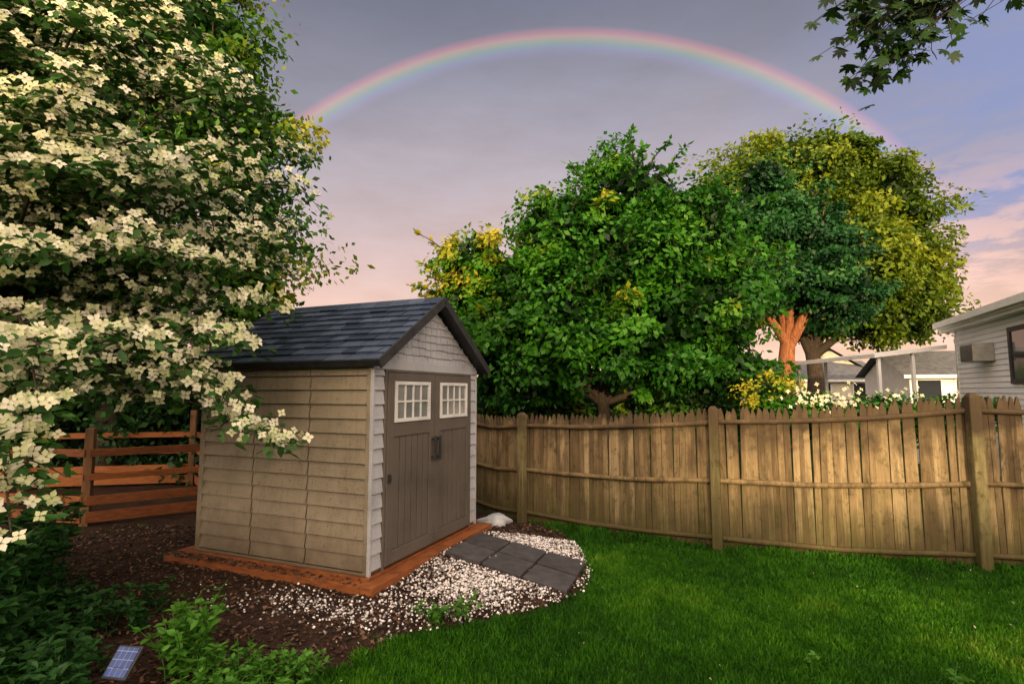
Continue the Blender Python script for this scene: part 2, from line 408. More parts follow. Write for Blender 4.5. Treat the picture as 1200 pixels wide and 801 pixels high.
# ------------------------------------------------------------------ shed
ZB=.12
shed=empty('garden_shed',(-1.267,4.908,ZB),math.atan2(.925,.38))
W,DP,H=2.10,2.18,1.90
def plastic(name,c,dirt=True,bs=220):
    m,t,out=new_mat(name)
    v=objco(t); n_=noise(t,2.2,6,v); nn=noise(t,70,4,v)
    dk=tuple(x*.58 for x in c); lt=tuple(min(.9,x*1.18) for x in c)
    col=ramp(t,mathn(t,'ADD',mathn(t,'MULTIPLY',n_,.7),mathn(t,'MULTIPLY',nn,.3)),[(.3,dk),(.5,c),(.72,lt)])
    if dirt:
        sp=t.nodes.new('ShaderNodeSeparateXYZ'); tcx=t.nodes.new('ShaderNodeTexCoord'); t.links.new(tcx.outputs['Object'],sp.inputs[0])
        hz=mathn(t,'ADD',sp.outputs[2],mathn(t,'MULTIPLY',noise(t,7,5,v),-.5))
        mrn=t.nodes.new('ShaderNodeMapRange'); t.links.new(hz,mrn.inputs[0]); mrn.inputs[1].default_value=-.25; mrn.inputs[2].default_value=.25; mrn.inputs[3].default_value=.75; mrn.inputs[4].default_value=0
        col=mixc(t,mrn.outputs[0],col,(.07,.05,.03))
        sp2=noise(t,26,3,v)
        mr2=t.nodes.new('ShaderNodeMapRange'); t.links.new(sp2,mr2.inputs[0]); mr2.inputs[1].default_value=.63; mr2.inputs[2].default_value=.7; mr2.inputs[3].default_value=0; mr2.inputs[4].default_value=.5
        col=mixc(t,mr2.outputs[0],col,(.07,.05,.03))
        stk=noise(t,3,5,objco(t,(9,9,.8)),.6)
        mr3=t.nodes.new('ShaderNodeMapRange'); t.links.new(stk,mr3.inputs[0]); mr3.inputs[1].default_value=.5; mr3.inputs[2].default_value=.72; mr3.inputs[3].default_value=0; mr3.inputs[4].default_value=.4
        col=mixc(t,mr3.outputs[0],col,(.12,.10,.07))
    vs=objco(t,(8,8,60))
    hb=mathn(t,'ADD',mathn(t,'MULTIPLY',noise(t,1.5,4,vs),.8),mathn(t,'MULTIPLY',noise(t,bs,3,v),.4))
    principled(t,out,col,.55,bump(t,hb,.45,.005),spec=.4); return m
SIDE=plastic('siding_beige',(.265,.230,.168)); TRIM=plastic('siding_grey',(.37,.385,.425),False)
DOOR=plastic('door_taupe',(.100,.088,.077),False); DARK=simple('dark_plastic',[(.3,(.012,.013,.016)),(.7,(.035,.036,.04))],10,.5)
ROOF=simple('roof_shingle',[(.15,(.014,.024,.046)),(.5,(.036,.054,.092)),(.85,(.08,.11,.17))],6,.4,.5,.004,tint=.55)
WHT=plastic('white_frame',(.62,.63,.64),False)
c=M(); c.box((.02,.02,0),(W-.02,DP-.02,H-.01)); c.done('core',SIDE,shed)
s=M()
for a,bb in ((.055,.72),(.732,1.42),(1.432,DP-.055)):
    s.lap((.008,bb,0),(.008,a,0),(-1,0,0),.03,H,.134,.022,.010)
    s.lap((W-.008,a,0),(W-.008,bb,0),(1,0,0),.03,H,.134,.022,.010)
s.lap((W,DP-.012,0),(0,DP-.012,0),(0,1,0),.03,H,.134,.017)
s.done('side_siding',SIDE,shed)
s=M(); s.box((-.016,.02,0),(.012,.06,H)); s.box((-.016,DP-.06,0),(.012,DP-.0,H)); s.box((W-.012,.02,0),(W+.016,.06,H))
s.box((-.020,.015,0),(W+.020,DP,.028)); s.done('corner_trim',SIDE,shed,.006)
s=M()
s.lap((.0,.008,0),(.165,.008,0),(0,-1,0),.03,H-.05,.134,.02,.006); s.lap((W-.165,.008,0),(W,.008,0),(0,-1,0),.03,H-.05,.134,.02,.006)
s.box((-.018,-.015,0),(.012,.018,H)); s.box((W-.012,-.015,0),(W+.018,.018,H)); s.box((.012,-.014,H-.06),(W-.012,.018,H+.03))
s.done('front_trim',TRIM,shed,.004)
s=M()
s.box((.165,-.022,.0),(.19,.02,H-.062)); s.box((W-.19,-.022,0),(W-.165,.02,H-.062)); s.box((.19,-.022,H-.085),(W-.19,.02,H-.062))
s.done('door_frame',DOOR,shed,.003)
for k,(x0,x1) in enumerate(((.195,1.046),(1.054,1.905))):
    s=M(); s.box((x0,-.012,.035),(x1,.016,1.81))
    s.box((x0,-.034,.035),(x0+.10,-.012,1.81)); s.box((x1-.10,-.034,.035),(x1,-.012,1.81))
    s.box((x0+.10,-.034,.035),(x1-.10,-.012,.15)); s.box((x0+.10,-.034,1.20),(x1-.10,-.012,1.33)); s.box((x0+.10,-.034,1.735),(x1-.10,-.012,1.81))
    nb=6; ww=(x1-x0-.20-.012)/nb
    for i in range(nb):
        a=x0+.106+i*ww; s.box((a+.006,-.024,.155),(a+ww-.006,-.012,1.195))
    s.done('door_leaf',DOOR,shed,.004)
    f=M(); a,b2,c0,c1=x0+.105,x1-.105,1.335,1.73
    f.box((a,-.046,c0),(a+.035,-.013,c1)); f.box((b2-.035,-.046,c0),(b2,-.013,c1)); f.box((a+.035,-.046,c0),(b2-.035,-.013,c0+.035)); f.box((a+.035,-.046,c1-.035),(b2-.035,-.013,c1))
    wi=(b2-a-.07)
    for i in (1,2,3):
        xx=a+.035+wi*i/4; f.box((xx-.009,-.040,c0+.035),(xx+.009,-.02,c1-.035))
    f.box((a+.035,-.038,(c0+c1)/2-.009),(b2-.035,-.021,(c0+c1)/2+.009))
    f.done('window_frame',WHT,shed,.003)
    gl,t,out=new_mat('window_pane'); principled(t,out,ramp(t,noise(t,3,3,objco(t)),[(.3,(.10,.11,.12)),(.7,(.22,.24,.26))]),.12,spec=.8)
    q=M(); q.box((a+.03,-.026,c0+.03),(b2-.03,-.014,c1-.03)); q.done('window_glass',gl,shed)
    xx=x1-.05 if k==0 else x0+.05
    h=M(); h.box((xx-.018,-.085,.90),(xx+.018,-.068,1.16)); h.box((xx-.014,-.07,.92),(xx+.014,-.033,.95)); h.box((xx-.014,-.07,1.11),(xx+.014,-.033,1.14)); h.done('door_handle',DARK,shed,.005)
h=M(); h.box((.2,-.05,.78),(.245,-.033,.86)); h.box((.21,-.06,.80),(.235,-.05,.84)); h.done('latch',DARK,shed,.004)
RX,RZ=W/2,2.64; EXo,EZ=-.09,1.905
def gz(x): return 2.56-abs(x-RX)*(2.56-1.93)/RX
s=M(); s.prism([(0.02,1.92),(W-.02,1.92),(RX,2.545)],.002,.03); s.prism([(0.02,1.92),(W-.02,1.92),(RX,2.545)],DP-.03,DP); s.done('gable_wall',TRIM,shed)
s=M(); r=0; zz=1.93
while zz<2.52:
    hh=.085; x=-.05-(r%2)*.06
    while x<W:
        wd=.085+.07*random.random(); drop=random.choice((0,.008,.014)); a,b3=x,x+wd-.005
        x+=wd
        lim=RX*(1-(zz+hh*.5-1.93)/(2.56-1.93))
        a2=max(a,RX-lim); b4=min(b3,RX+lim)
        if b4-a2>.015:
            zt=min(zz+hh,gz(a2),gz(b4)); zb=zz-drop
            if zt-zb>.02: s.add([(a2,-.014,zb),(b4,-.014,zb),(b4,.0,zt),(a2,.0,zt),(a2,.002,zb),(b4,.002,zb)],[(0,1,2,3),(4,5,1,0),(4,0,3),(1,5,2)],random.random())
    zz+=hh-.005; r+=1
s.done('gable_shingles',TRIM,shed)
Ls=math.hypot(RX-EXo,RZ-EZ); y0r,y1r=-.13,DP+.12
for sgn in (1,-1):
    ang=math.atan2(RZ-EZ,RX-EXo)
    if sgn==1: o=Vector((EXo,0,EZ)); U=Vector((math.cos(ang),0,math.sin(ang)))
    else: o=Vector((W-EXo,0,EZ)); U=Vector((-math.cos(ang),0,math.sin(ang)))
    Yv=Vector((0,1,0)); Wn=U.cross(Yv)*sgn
    if Wn.z<0: Wn=-Wn
    xf=Matrix(((U.x,Yv.x,Wn.x,o.x),(U.y,Yv.y,Wn.y,o.y),(U.z,Yv.z,Wn.z,o.z),(0,0,0,1)))
    s=M(); s.box((0,y0r,-.03),(Ls-.0,y1r,-.002),.3,xf); s.box((-.02,y0r,-.045),(.0,y1r,.022),.2,xf)
    s.done('roof_deck',DARK,shed)
    s=M(); rows=10; st=Ls/rows
    for r in range(rows):
        y=y0r-(r%2)*.09
        while y<y1r:
            wd=random.choice((.17,.2,.24)); a=max(y,y0r); b3=min(y+wd-.010,y1r); y+=wd
            if b3-a<.02: continue
            th=.020+.012*random.random(); u0=r*st-.006; u1=(r+1)*st
            P=[(u0,a,0),(u0,b3,0),(u1,b3,0),(u1,a,0),(u0,a,th),(u0,b3,th),(u1,b3,.004),(u1,a,.004)]
            s.add([xf@Vector(p) for p in P],[(0,3,2,1),(4,5,6,7),(0,1,5,4),(1,2,6,5),(2,3,7,6),(3,0,4,7)],random.random())
    s.done('roof_shingles',ROOF,shed)
    s=M(); s.box((-.03,y0r-.022,-.06),(Ls+.0,y0r-.001,.028),.3,xf); s.box((-.03,y1r+.001,-.06),(Ls,y1r+.022,.028),.3,xf); s.done('roof_edge',DARK,shed)
s=M(); y=y0r
while y<y1r:
    b3=min(y+.22,y1r); s.prism([(RX-.10,RZ-.045),(RX,RZ+.03),(RX+.10,RZ-.045),(RX,RZ+.005)],y,b3-.006,random.random()); y+=.22
s.done('ridge_cap',ROOF,shed)
WOOD=simple('stained_timber',[(.2,(.05,.018,.007)),(.45,(.20,.062,.017)),(.8,(.38,.135,.035))],7,.7,.5,.004,(1,1,6),tint=.3)
s=M(); z0,z1=-.115,-.030
s.box((-.15,-.15,z0),(W+.2,-.018,z1),.5); s.box((-.15,-.016,z0),(-.02,DP+.27,z1-.003),.4); s.box((W+.02,-.016,z0),(W+.2,DP+.27,z1-.003),.6)
s.box((-.018,DP+.02,z0),(W+.018,DP+.27,z1-.002),.5); s.box((-.017,-.015,z0),(W+.017,DP+.018,-.003),.3)
s.done('timber_base',WOOD,shed,.005)

# ramp pavers
A_,B_,C_,D_=RAMP
PAV=simple('paver',[(.25,(.028,.027,.030)),(.5,(.052,.050,.055)),(.8,(.09,.088,.093))],9,.85,.6,.006,tint=.2,bscale=90)
ramp_e=empty('paver_ramp')
for i in range(3):
    for j in range(2):
        u0,u1=i/3+.010,(i+1)/3-.010; v0,v1=j/2+.014,(j+1)/2-.014
        def pt(u,v): return Vector(A_+(D_-A_)*u+(B_-A_)*v+ (A_-B_+C_-D_)*u*v)
        q=[pt(u0,v0),pt(u1,v0),pt(u1,v1),pt(u0,v1)]; jz=Vector((0,0,random.uniform(-.006,.008))); q=[x+jz for x in q]
        s=M(); s.add([x-Vector((0,0,.05)) for x in q]+q,[(0,3,2,1),(4,5,6,7),(0,1,5,4),(1,2,6,5),(2,3,7,6),(3,0,4,7)],random.random()); s.done('paver',PAV,ramp_e,.006)

def rock(name,loc,sz,col):
    import bmesh
    bm=bmesh.new(); bmesh.ops.create_icosphere(bm,subdivisions=3,radius=1)
    rr=random.Random(3)
    for v in bm.verts:
        d=v.co.normalized(); k=1+.18*math.sin(d.x*4+1)+.15*math.cos(d.y*5+d.z*3)+.04*rr.random()
        v.co=Vector((d.x*sz[0]*k,d.y*sz[1]*k,d.z*sz[2]*k))
    me=bpy.data.meshes.new(name); bm.to_mesh(me); bm.free(); me.materials.append(col)
    for p in me.polygons: p.use_smooth=True
    ob=bpy.data.objects.new(name,me); coll.objects.link(ob); ob.location=loc
rock('rock',(-.22,7.2,.06),(.24,.13,.09),simple('pale_rock',[(.3,(.2,.23,.28)),(.7,(.45,.48,.52))],5,.8,.5,.02))

# ------------------------------------------------------------------ board fence
def woodmat(name,stops,green=.5):
    m,t,out=new_mat(name)
    v=objco(t,(16,16,1.1)); f=noise(t,3.2,7,v,.7)
    f=mathn(t,'ADD',mathn(t,'MULTIPLY',f,.66),mathn(t,'MULTIPLY',attr(t),.34))
    col=ramp(t,f,stops)
    v2=objco(t); sp=t.nodes.new('ShaderNodeSeparateXYZ'); tcx=t.nodes.new('ShaderNodeTexCoord'); t.links.new(tcx.outputs['Object'],sp.inputs[0])
    zz=sp.outputs[2]
    def mrx(x,a,b,c,d):
        n=t.nodes.new('ShaderNodeMapRange'); t.links.new(x,n.inputs[0])
        for i,q in enumerate((a,b,c,d)): n.inputs[i+1].default_value=q
        return n.outputs[0]
    h=mathn(t,'ADD',zz,mathn(t,'MULTIPLY',mathn(t,'SUBTRACT',noise(t,5,5,v2),.5),1.0))
    strk=noise(t,3,6,objco(t,(11,11,.25)),.75)       # long vertical run-off streaks
    h2=mathn(t,'ADD',zz,mathn(t,'MULTIPLY',mathn(t,'SUBTRACT',strk,.5),2.2))
    col=mixc(t,mrx(h,.0,.8,green,0),col,(.050,.066,.014))
    col=mixc(t,mrx(h2,.0,.55,.75,0),col,(.060,.046,.022))
    col=mixc(t,mrx(h,1.10,1.42,0,.88),col,(.052,.036,.026))
    st=noise(t,2.2,6,objco(t,(4,4,.7)),.65)
    col=mixc(t,mrx(st,.47,.62,0,.75),col,(.085,.062,.034))
    sp3=noise(t,9,5,objco(t,(1.5,1.5,1)),.7)
    col=mixc(t,mrx(sp3,.54,.68,0,.7),col,(.045,.042,.016))
    principled(t,out,col,.88,bump(t,noise(t,5,6,objco(t,(30,30,2))),.7,.008),spec=.15); return m
FW=woodmat('weathered_fence_wood',[(.22,(.07,.048,.025)),(.42,(.175,.125,.066)),(.6,(.28,.208,.112)),(.8,(.42,.34,.21))],.8)
FP=woodmat('fence_post_wood',[(.25,(.06,.055,.025)),(.5,(.15,.13,.06)),(.8,(.27,.24,.12))],.8)
fence=empty('wooden_fence')
pk=M(); rl=[]; ps=M()
for i in range(len(FN)-1):
    p0,p1=Vector((*FN[i],0)),Vector((*FN[i+1],0)); d=p1-p0; Ls2=d.length; rz=math.atan2(d.y,d.x); nrmv=Vector((d.y,-d.x,0)).normalized()
    nb=round(Ls2/.066); sp_=Ls2/nb
    for k in range(nb):
        f=(k+.5)/nb; pos=p0+d*f; h=FH[i]*(1-f)+FH[i+1]*f + random.gauss(0,.014) - .03*math.sin(math.pi*f)
        w2=sp_*.5-.0008-random.random()*.0015; xf=frame(pos-nrmv*(.02+random.uniform(-.004,.004)),rz+random.uniform(-.07,.07)) @ Matrix.Rotation(random.uniform(-.014,.014),4,'Y')
        e=random.uniform(-.3,.3)*w2; a1=random.uniform(.45,.75); a2=random.uniform(.45,.75); hs1=random.uniform(.06,.11); tp=random.choice((0,0,0,.012,.03))
        pk.prism([(-w2,.03),(w2,.03),(w2,h-hs1),(w2*a1,h-hs1*.45),(e+w2*.18,h-tp),(e-w2*.18,h-tp*.4),(-w2*a2,h-hs1*.45),(-w2,h-hs1)],-.009,.009,random.random(),xf)
    for zf in (0,1,2):
        pts=[]
        for k in range(9):
            f=k/8; h=FH[i]*(1-f)+FH[i+1]*f
            zz={0:.15,1:h*.49,2:h-.15}[zf]-.035*math.sin(math.pi*f)
            pos=p0+d*f+nrmv*.014; pts.append((pos.x,pos.y,zz+random.uniform(-.005,.005)))
        rl.append(tube(pts,.028*np.array([random.uniform(.9,1.1) for _ in range(9)]),8,0,random.random()*.5+.1))
for i,(p,h) in enumerate(zip(FN,FH)):
    if i==3: continue
    a,b3=FN[max(0,i-1)],FN[min(len(FN)-1,i+1)]; rz=math.atan2(b3[1]-a[1],b3[0]-a[0]); nv=Vector((math.sin(rz),-math.cos(rz),0))
    xf=frame(Vector((*p,0))+nv*.06,rz); ht=h+.03; q=.052
    ps.add([xf@Vector(v) for v in [(-q,-q,0),(q,-q,0),(q,q,0),(-q,q,0),(-q,-q,ht-.04),(q,-q,ht-.04),(q,q,ht-.04),(-q,q,ht-.04),(-q*.5,-q*.5,ht),(q*.5,-q*.5,ht),(q*.5,q*.5,ht),(-q*.5,q*.5,ht)]],
      [(0,1,5,4),(1,2,6,5),(2,3,7,6),(3,0,4,7),(4,5,9,8),(5,6,10,9),(6,7,11,10),(7,4,8,11),(8,9,10,11)],random.random())
pk.done('pickets',FW,fence); ps.done('posts',FP,fence,.01); np_mesh('rails',rl,[FW],fence)

# ------------------------------------------------------------------ low timber pen on the left
pen=empty('garden_rail_fence')
s=M(); pr=M()
PP2=[(-8.0,7.6),(-5.55,7.15),(-4.35,8.0),(-6.0,10.2),(-8.6,9.6)]
for i in range(len(PP2)-1):
    p0,p1=Vector((*PP2[i],0)),Vector((*PP2[i+1],0)); d=p1-p0; rz=math.atan2(d.y,d.x); xf=frame(p0,rz)
    for z0,z1 in ((.06,.20),(.28,.40),(.60,.68),(.90,1.00)):
        s.box((.0,-.075,z0),(d.length,-.052,z1),random.random(),xf)
for (x,y),h in zip(PP2,(1.2,1.27,1.5,1.4,1.3)): pr.box((-.05,-.05,0),(.05,.05,h),random.random(),frame(Vector((x,y,0)),.3))
s.done('rails',WOOD,pen,.004); pr.done('posts',simple('post_timber',[(.2,(.06,.03,.012)),(.5,(.14,.07,.028)),(.8,(.25,.13,.055))],5,.7,.4,.004,(1,1,.3)),pen,.006)

# ------------------------------------------------------------------ vegetation
BARK=simple('bark',[(.25,(.02,.014,.01)),(.5,(.05,.036,.026)),(.8,(.10,.075,.055))],10,.9,.8,.02,(3,3,.6))
RBARK=simple('red_bark',[(.25,(.10,.03,.013)),(.5,(.30,.11,.045)),(.8,(.48,.21,.09))],8,.9,.8,.02,(3,3,.6))
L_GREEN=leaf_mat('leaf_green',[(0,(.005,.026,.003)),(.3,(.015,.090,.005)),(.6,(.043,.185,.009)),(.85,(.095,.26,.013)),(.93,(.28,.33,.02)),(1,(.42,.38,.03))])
L_YEL=leaf_mat('leaf_yellow_green',[(0,(.012,.035,.003)),(.35,(.06,.12,.005)),(.65,(.15,.22,.008)),(1,(.29,.33,.02))])
L_DARK=leaf_mat('leaf_dark',[(0,(.003,.016,.004)),(.5,(.010,.055,.010)),(1,(.035,.11,.02))],.2)
L_EVER=leaf_mat('leaf_evergreen',[(0,(.003,.020,.005)),(.5,(.014,.085,.018)),(1,(.05,.17,.03))],.25)
L_BACK=leaf_mat('leaf_back',[(0,(.008,.03,.003)),(.4,(.03,.12,.008)),(.72,(.085,.21,.012)),(1,(.34,.34,.03))])
L_DOG=leaf_mat('leaf_dogwood',[(0,(.01,.035,.006)),(.5,(.03,.10,.015)),(1,(.08,.20,.03))],.3)
L_FLOW=leaf_mat('dogwood_bract',[(0,(.48,.55,.28)),(.5,(.74,.75,.50)),(1,(.85,.83,.70))],.3)
FCEN=simple('flower_centre',[(.3,(.12,.2,.03)),(.7,(.25,.3,.06))],10)

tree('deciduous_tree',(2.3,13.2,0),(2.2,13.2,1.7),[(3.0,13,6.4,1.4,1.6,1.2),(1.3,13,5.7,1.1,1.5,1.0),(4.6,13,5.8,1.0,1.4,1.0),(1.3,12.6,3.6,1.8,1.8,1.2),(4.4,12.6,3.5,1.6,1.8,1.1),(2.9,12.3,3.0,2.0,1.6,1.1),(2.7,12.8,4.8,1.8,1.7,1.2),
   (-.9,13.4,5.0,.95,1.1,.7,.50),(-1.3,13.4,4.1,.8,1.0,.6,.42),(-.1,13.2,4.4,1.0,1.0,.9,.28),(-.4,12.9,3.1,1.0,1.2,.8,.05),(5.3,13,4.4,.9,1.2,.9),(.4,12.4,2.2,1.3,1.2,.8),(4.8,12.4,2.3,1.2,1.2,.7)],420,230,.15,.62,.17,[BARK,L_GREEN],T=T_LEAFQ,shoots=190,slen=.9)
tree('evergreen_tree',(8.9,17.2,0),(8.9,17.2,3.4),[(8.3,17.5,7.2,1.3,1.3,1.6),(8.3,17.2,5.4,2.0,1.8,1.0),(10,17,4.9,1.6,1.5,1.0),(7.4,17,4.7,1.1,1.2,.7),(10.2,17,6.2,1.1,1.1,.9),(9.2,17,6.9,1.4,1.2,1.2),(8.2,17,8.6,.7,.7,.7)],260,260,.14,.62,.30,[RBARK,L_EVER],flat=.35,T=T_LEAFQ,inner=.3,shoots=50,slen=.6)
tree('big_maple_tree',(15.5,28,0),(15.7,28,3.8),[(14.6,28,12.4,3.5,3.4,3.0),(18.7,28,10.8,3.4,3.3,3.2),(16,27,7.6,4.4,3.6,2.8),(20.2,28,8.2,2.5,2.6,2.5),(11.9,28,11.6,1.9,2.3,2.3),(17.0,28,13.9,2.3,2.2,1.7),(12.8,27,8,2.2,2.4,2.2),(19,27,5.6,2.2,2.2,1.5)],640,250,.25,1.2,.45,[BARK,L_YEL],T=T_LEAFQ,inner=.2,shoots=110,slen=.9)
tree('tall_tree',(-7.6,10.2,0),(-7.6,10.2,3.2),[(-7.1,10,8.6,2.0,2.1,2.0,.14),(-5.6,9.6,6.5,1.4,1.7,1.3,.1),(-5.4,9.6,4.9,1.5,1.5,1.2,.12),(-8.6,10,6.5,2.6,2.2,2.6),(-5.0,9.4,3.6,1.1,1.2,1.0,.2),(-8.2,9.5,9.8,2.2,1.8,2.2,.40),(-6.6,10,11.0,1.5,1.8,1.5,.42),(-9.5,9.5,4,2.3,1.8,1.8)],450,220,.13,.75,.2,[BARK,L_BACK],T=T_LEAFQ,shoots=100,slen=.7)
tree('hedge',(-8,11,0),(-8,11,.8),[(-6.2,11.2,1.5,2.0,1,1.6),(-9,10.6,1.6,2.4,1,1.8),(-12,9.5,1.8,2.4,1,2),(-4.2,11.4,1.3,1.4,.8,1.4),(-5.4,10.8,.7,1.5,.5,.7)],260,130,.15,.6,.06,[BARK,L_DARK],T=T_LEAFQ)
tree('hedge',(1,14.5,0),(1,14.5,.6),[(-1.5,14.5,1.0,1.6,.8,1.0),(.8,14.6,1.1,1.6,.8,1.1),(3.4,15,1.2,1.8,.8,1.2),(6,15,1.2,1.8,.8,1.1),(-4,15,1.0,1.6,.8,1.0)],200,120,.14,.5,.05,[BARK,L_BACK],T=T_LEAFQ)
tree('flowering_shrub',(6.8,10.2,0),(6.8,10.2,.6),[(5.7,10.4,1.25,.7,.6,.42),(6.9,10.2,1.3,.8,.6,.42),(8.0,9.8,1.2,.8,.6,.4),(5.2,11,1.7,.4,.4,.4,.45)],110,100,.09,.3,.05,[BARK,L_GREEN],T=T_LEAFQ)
C=np.concatenate([np.array([5.8,10.1,1.5])+rnd(90)*[.5,.25,.13],np.array([7.2,10.0,1.45])+rnd(40)*[.5,.25,.12]])
np_mesh('shrub_blossom',[place(T_FLOWER,C+[0,-.35,.1],np.array([0,-.7,.5])+rnd(len(C))*.4,rnd(len(C)),.07,0,rng.random(len(C)))],[L_FLOW])
def mass(name,pts,h,leaf,n,mat,depth=3):
    pts=np.array(pts,float)
    seg=rng.random(n)*(len(pts)-1); i=seg.astype(int); f=(seg-i)[:,None]
    base=pts[i]*(1-f)+pts[np.minimum(i+1,len(pts)-1)]*f
    u=seg*7
    hl=h*(.72+.18*np.sin(u*2.1)+.12*np.sin(u*5.3+1))
    zz=hl*rng.random(n)**.7
    C=np.stack([base[:,0]+rng.normal(size=n)*depth*.5,base[:,1]+rng.normal(size=n)*depth,zz],1)
    return np_mesh(name,[place(T_LEAF4,C,rnd(n)+[0,0,.5],rnd(n),leaf*(.6+.8*rng.random(n)),0,np.clip(.4+.2*rng.normal(size=n),0,1))],[mat])
mass('sun_block_trees',[(-90,70),(-40,85),(20,95),(70,90),(130,70)],6.0,1.0,22000,L_BACK)
mass('sun_block_trees',[(-90,-38),(-45,-45),(0,-46),(45,-44),(90,-30)],10.0,2.2,15000,L_BACK,2)  # unseen treeline behind camera, added to keep low sun off the foreground

# ---- kousa dogwood
def dogwood():
    G=[]; base=np.array([-4.75,4.75,0.]); LC=[];LN=[];LA=[];LS=[];LT=[];FC=[];FNn=[];FS=[];FT=[]
    G.append(tube(bez(base,base+[.05,.1,1.2],base+[.1,-.05,3.8],8),np.linspace(.11,.05,8),9,0))
    for dxx,dyy in ((.18,-.1),(-.2,.1)): G.append(tube(bez(base,base+[dxx*2,dyy*2,1.0],base+[dxx*5,dyy*5,3.2],8),np.linspace(.08,.03,8),8,0))
    cen=np.array([-4.5,4.7,3.5]); rad=np.array([2.45,2.1,2.5])
    tips=[]
    for i in range(190):
        d=unit(rnd(1))[0]
        if d[1]>.6: d[1]*=-1
        p=cen+d*rad*(.55+.45*rng.random()**.5)
        if p[2]<1.75: p[2]=1.75+rng.random()*.5
        if p[0]/max(p[1],.1)<-1.4: continue
        if (p[2]-1.75)/p[1]>1.0: continue
        tips.append((p,1.0))
    for p in [(-1.74,4.02,1.42),(-1.95,4.0,1.6),(-2.15,4.0,1.78),(-2.5,2.75,1.05),(-2.62,2.8,1.35),(-2.55,2.9,1.7),(-2.65,3.0,2.0),(-2.4,3.3,2.1),(-2.9,3.2,1.9),(-2.05,3.9,2.15),(-1.95,4.2,2.45),(-2.1,4.6,3.0),(-1.85,4.5,3.5),(-2.0,4.6,3.9),(-2.5,4.4,4.5),(-2.4,3.6,2.7),(-2.4,3.7,3.3),(-2.9,3.9,1.9),(-3.1,3.6,1.7),(-2.7,4.1,2.05),(-2.35,4.1,1.95),
              (-3.0,3.6,4.4),(-3.3,3.9,4.8),(-2.8,4.1,5.0),(-3.6,3.8,4.2),(-3.2,3.4,3.7),(-2.9,3.3,3.2),(-3.2,3.3,2.7),(-2.3,4.3,4.2),(-1.9,4.3,3.0),(-2.0,4.1,2.7)]:
        tips.append((np.array(p),1.3))
    for p,wt in tips:
        s0=base+np.array([.05,0,.9+rng.random()*1.6+max(0,p[2]-3)*.5])
        mid=(s0*.45+p*.55); mid[2]=max(s0[2],p[2])+.3+.2*rng.random()
        L=bez(s0,mid,p,14); G.append(tube(L,np.linspace(.026,.005,14),5,0))
        dirn=unit(np.gradient(L,axis=0))
        for k in range(5,14):
            for sd in (-1,1):
                if rng.random()<.2: continue
                side=unit(np.cross(dirn[k],[0,0,1]))*sd+dirn[k]*.7+rnd(1)[0]*.15
                ln=(.25+.28*rng.random())*(1.15-.045*k)
                q=L[k]+unit(side)*ln+[0,0,-.05*rng.random()-.02]
                if rng.random()<.5: G.append(tube(bez(L[k],(L[k]+q)/2+[0,0,.05],q,5),np.linspace(.006,.003,5),3,0))
                n=13; f=rng.random(n)[:,None]; c=L[k]*(1-f)+q*f+rnd(n)*[.05,.05,.04]
                LC.append(c); LN.append(np.array([0,-.2,1.])+rnd(n)*.45); LA.append(unit(side)*.7+rnd(n)*.6+[0,0,-.5]); LS.append(.07+.04*rng.random(n)); LT.append(np.clip(.25+.3*rng.random(n)+.25*rng.random(),0,1))
                n=int((4+rng.integers(0,6))*wt)
                if rng.random()<.15: n=1
                f=rng.random(n)[:,None]; c=L[k]*(1-f)+q*f+rnd(n)*[.06,.06,.03]+[0.0,-.02,.045]
                o=unit(c-cen)*[1,1,.5]; FC.append(c); FNn.append(np.array([.25,-.5,.42])+o*.5+rnd(n)*.35); FS.append((.050+.024*rng.random(n))); FT.append(rng.random(n))
    LC=np.concatenate(LC)
    G.append(place(T_LEAF6,LC,np.concatenate(LN),np.concatenate(LA),np.concatenate(LS),1,np.concatenate(LT)))
    FCc=np.concatenate(FC); Fn=unit(np.concatenate(FNn)); Fs=np.concatenate(FS)
    G.append(place(T_FLOWER,FCc,Fn,rnd(len(FCc)),Fs,2,np.concatenate(FT)))
    G.append(place((ico,icoF),FCc+Fn*.005,Fn,rnd(len(FCc)),Fs*.09,3,.5))
    np_mesh('dogwood_tree',G,[BARK,L_DOG,L_FLOW,FCEN])
dogwood()

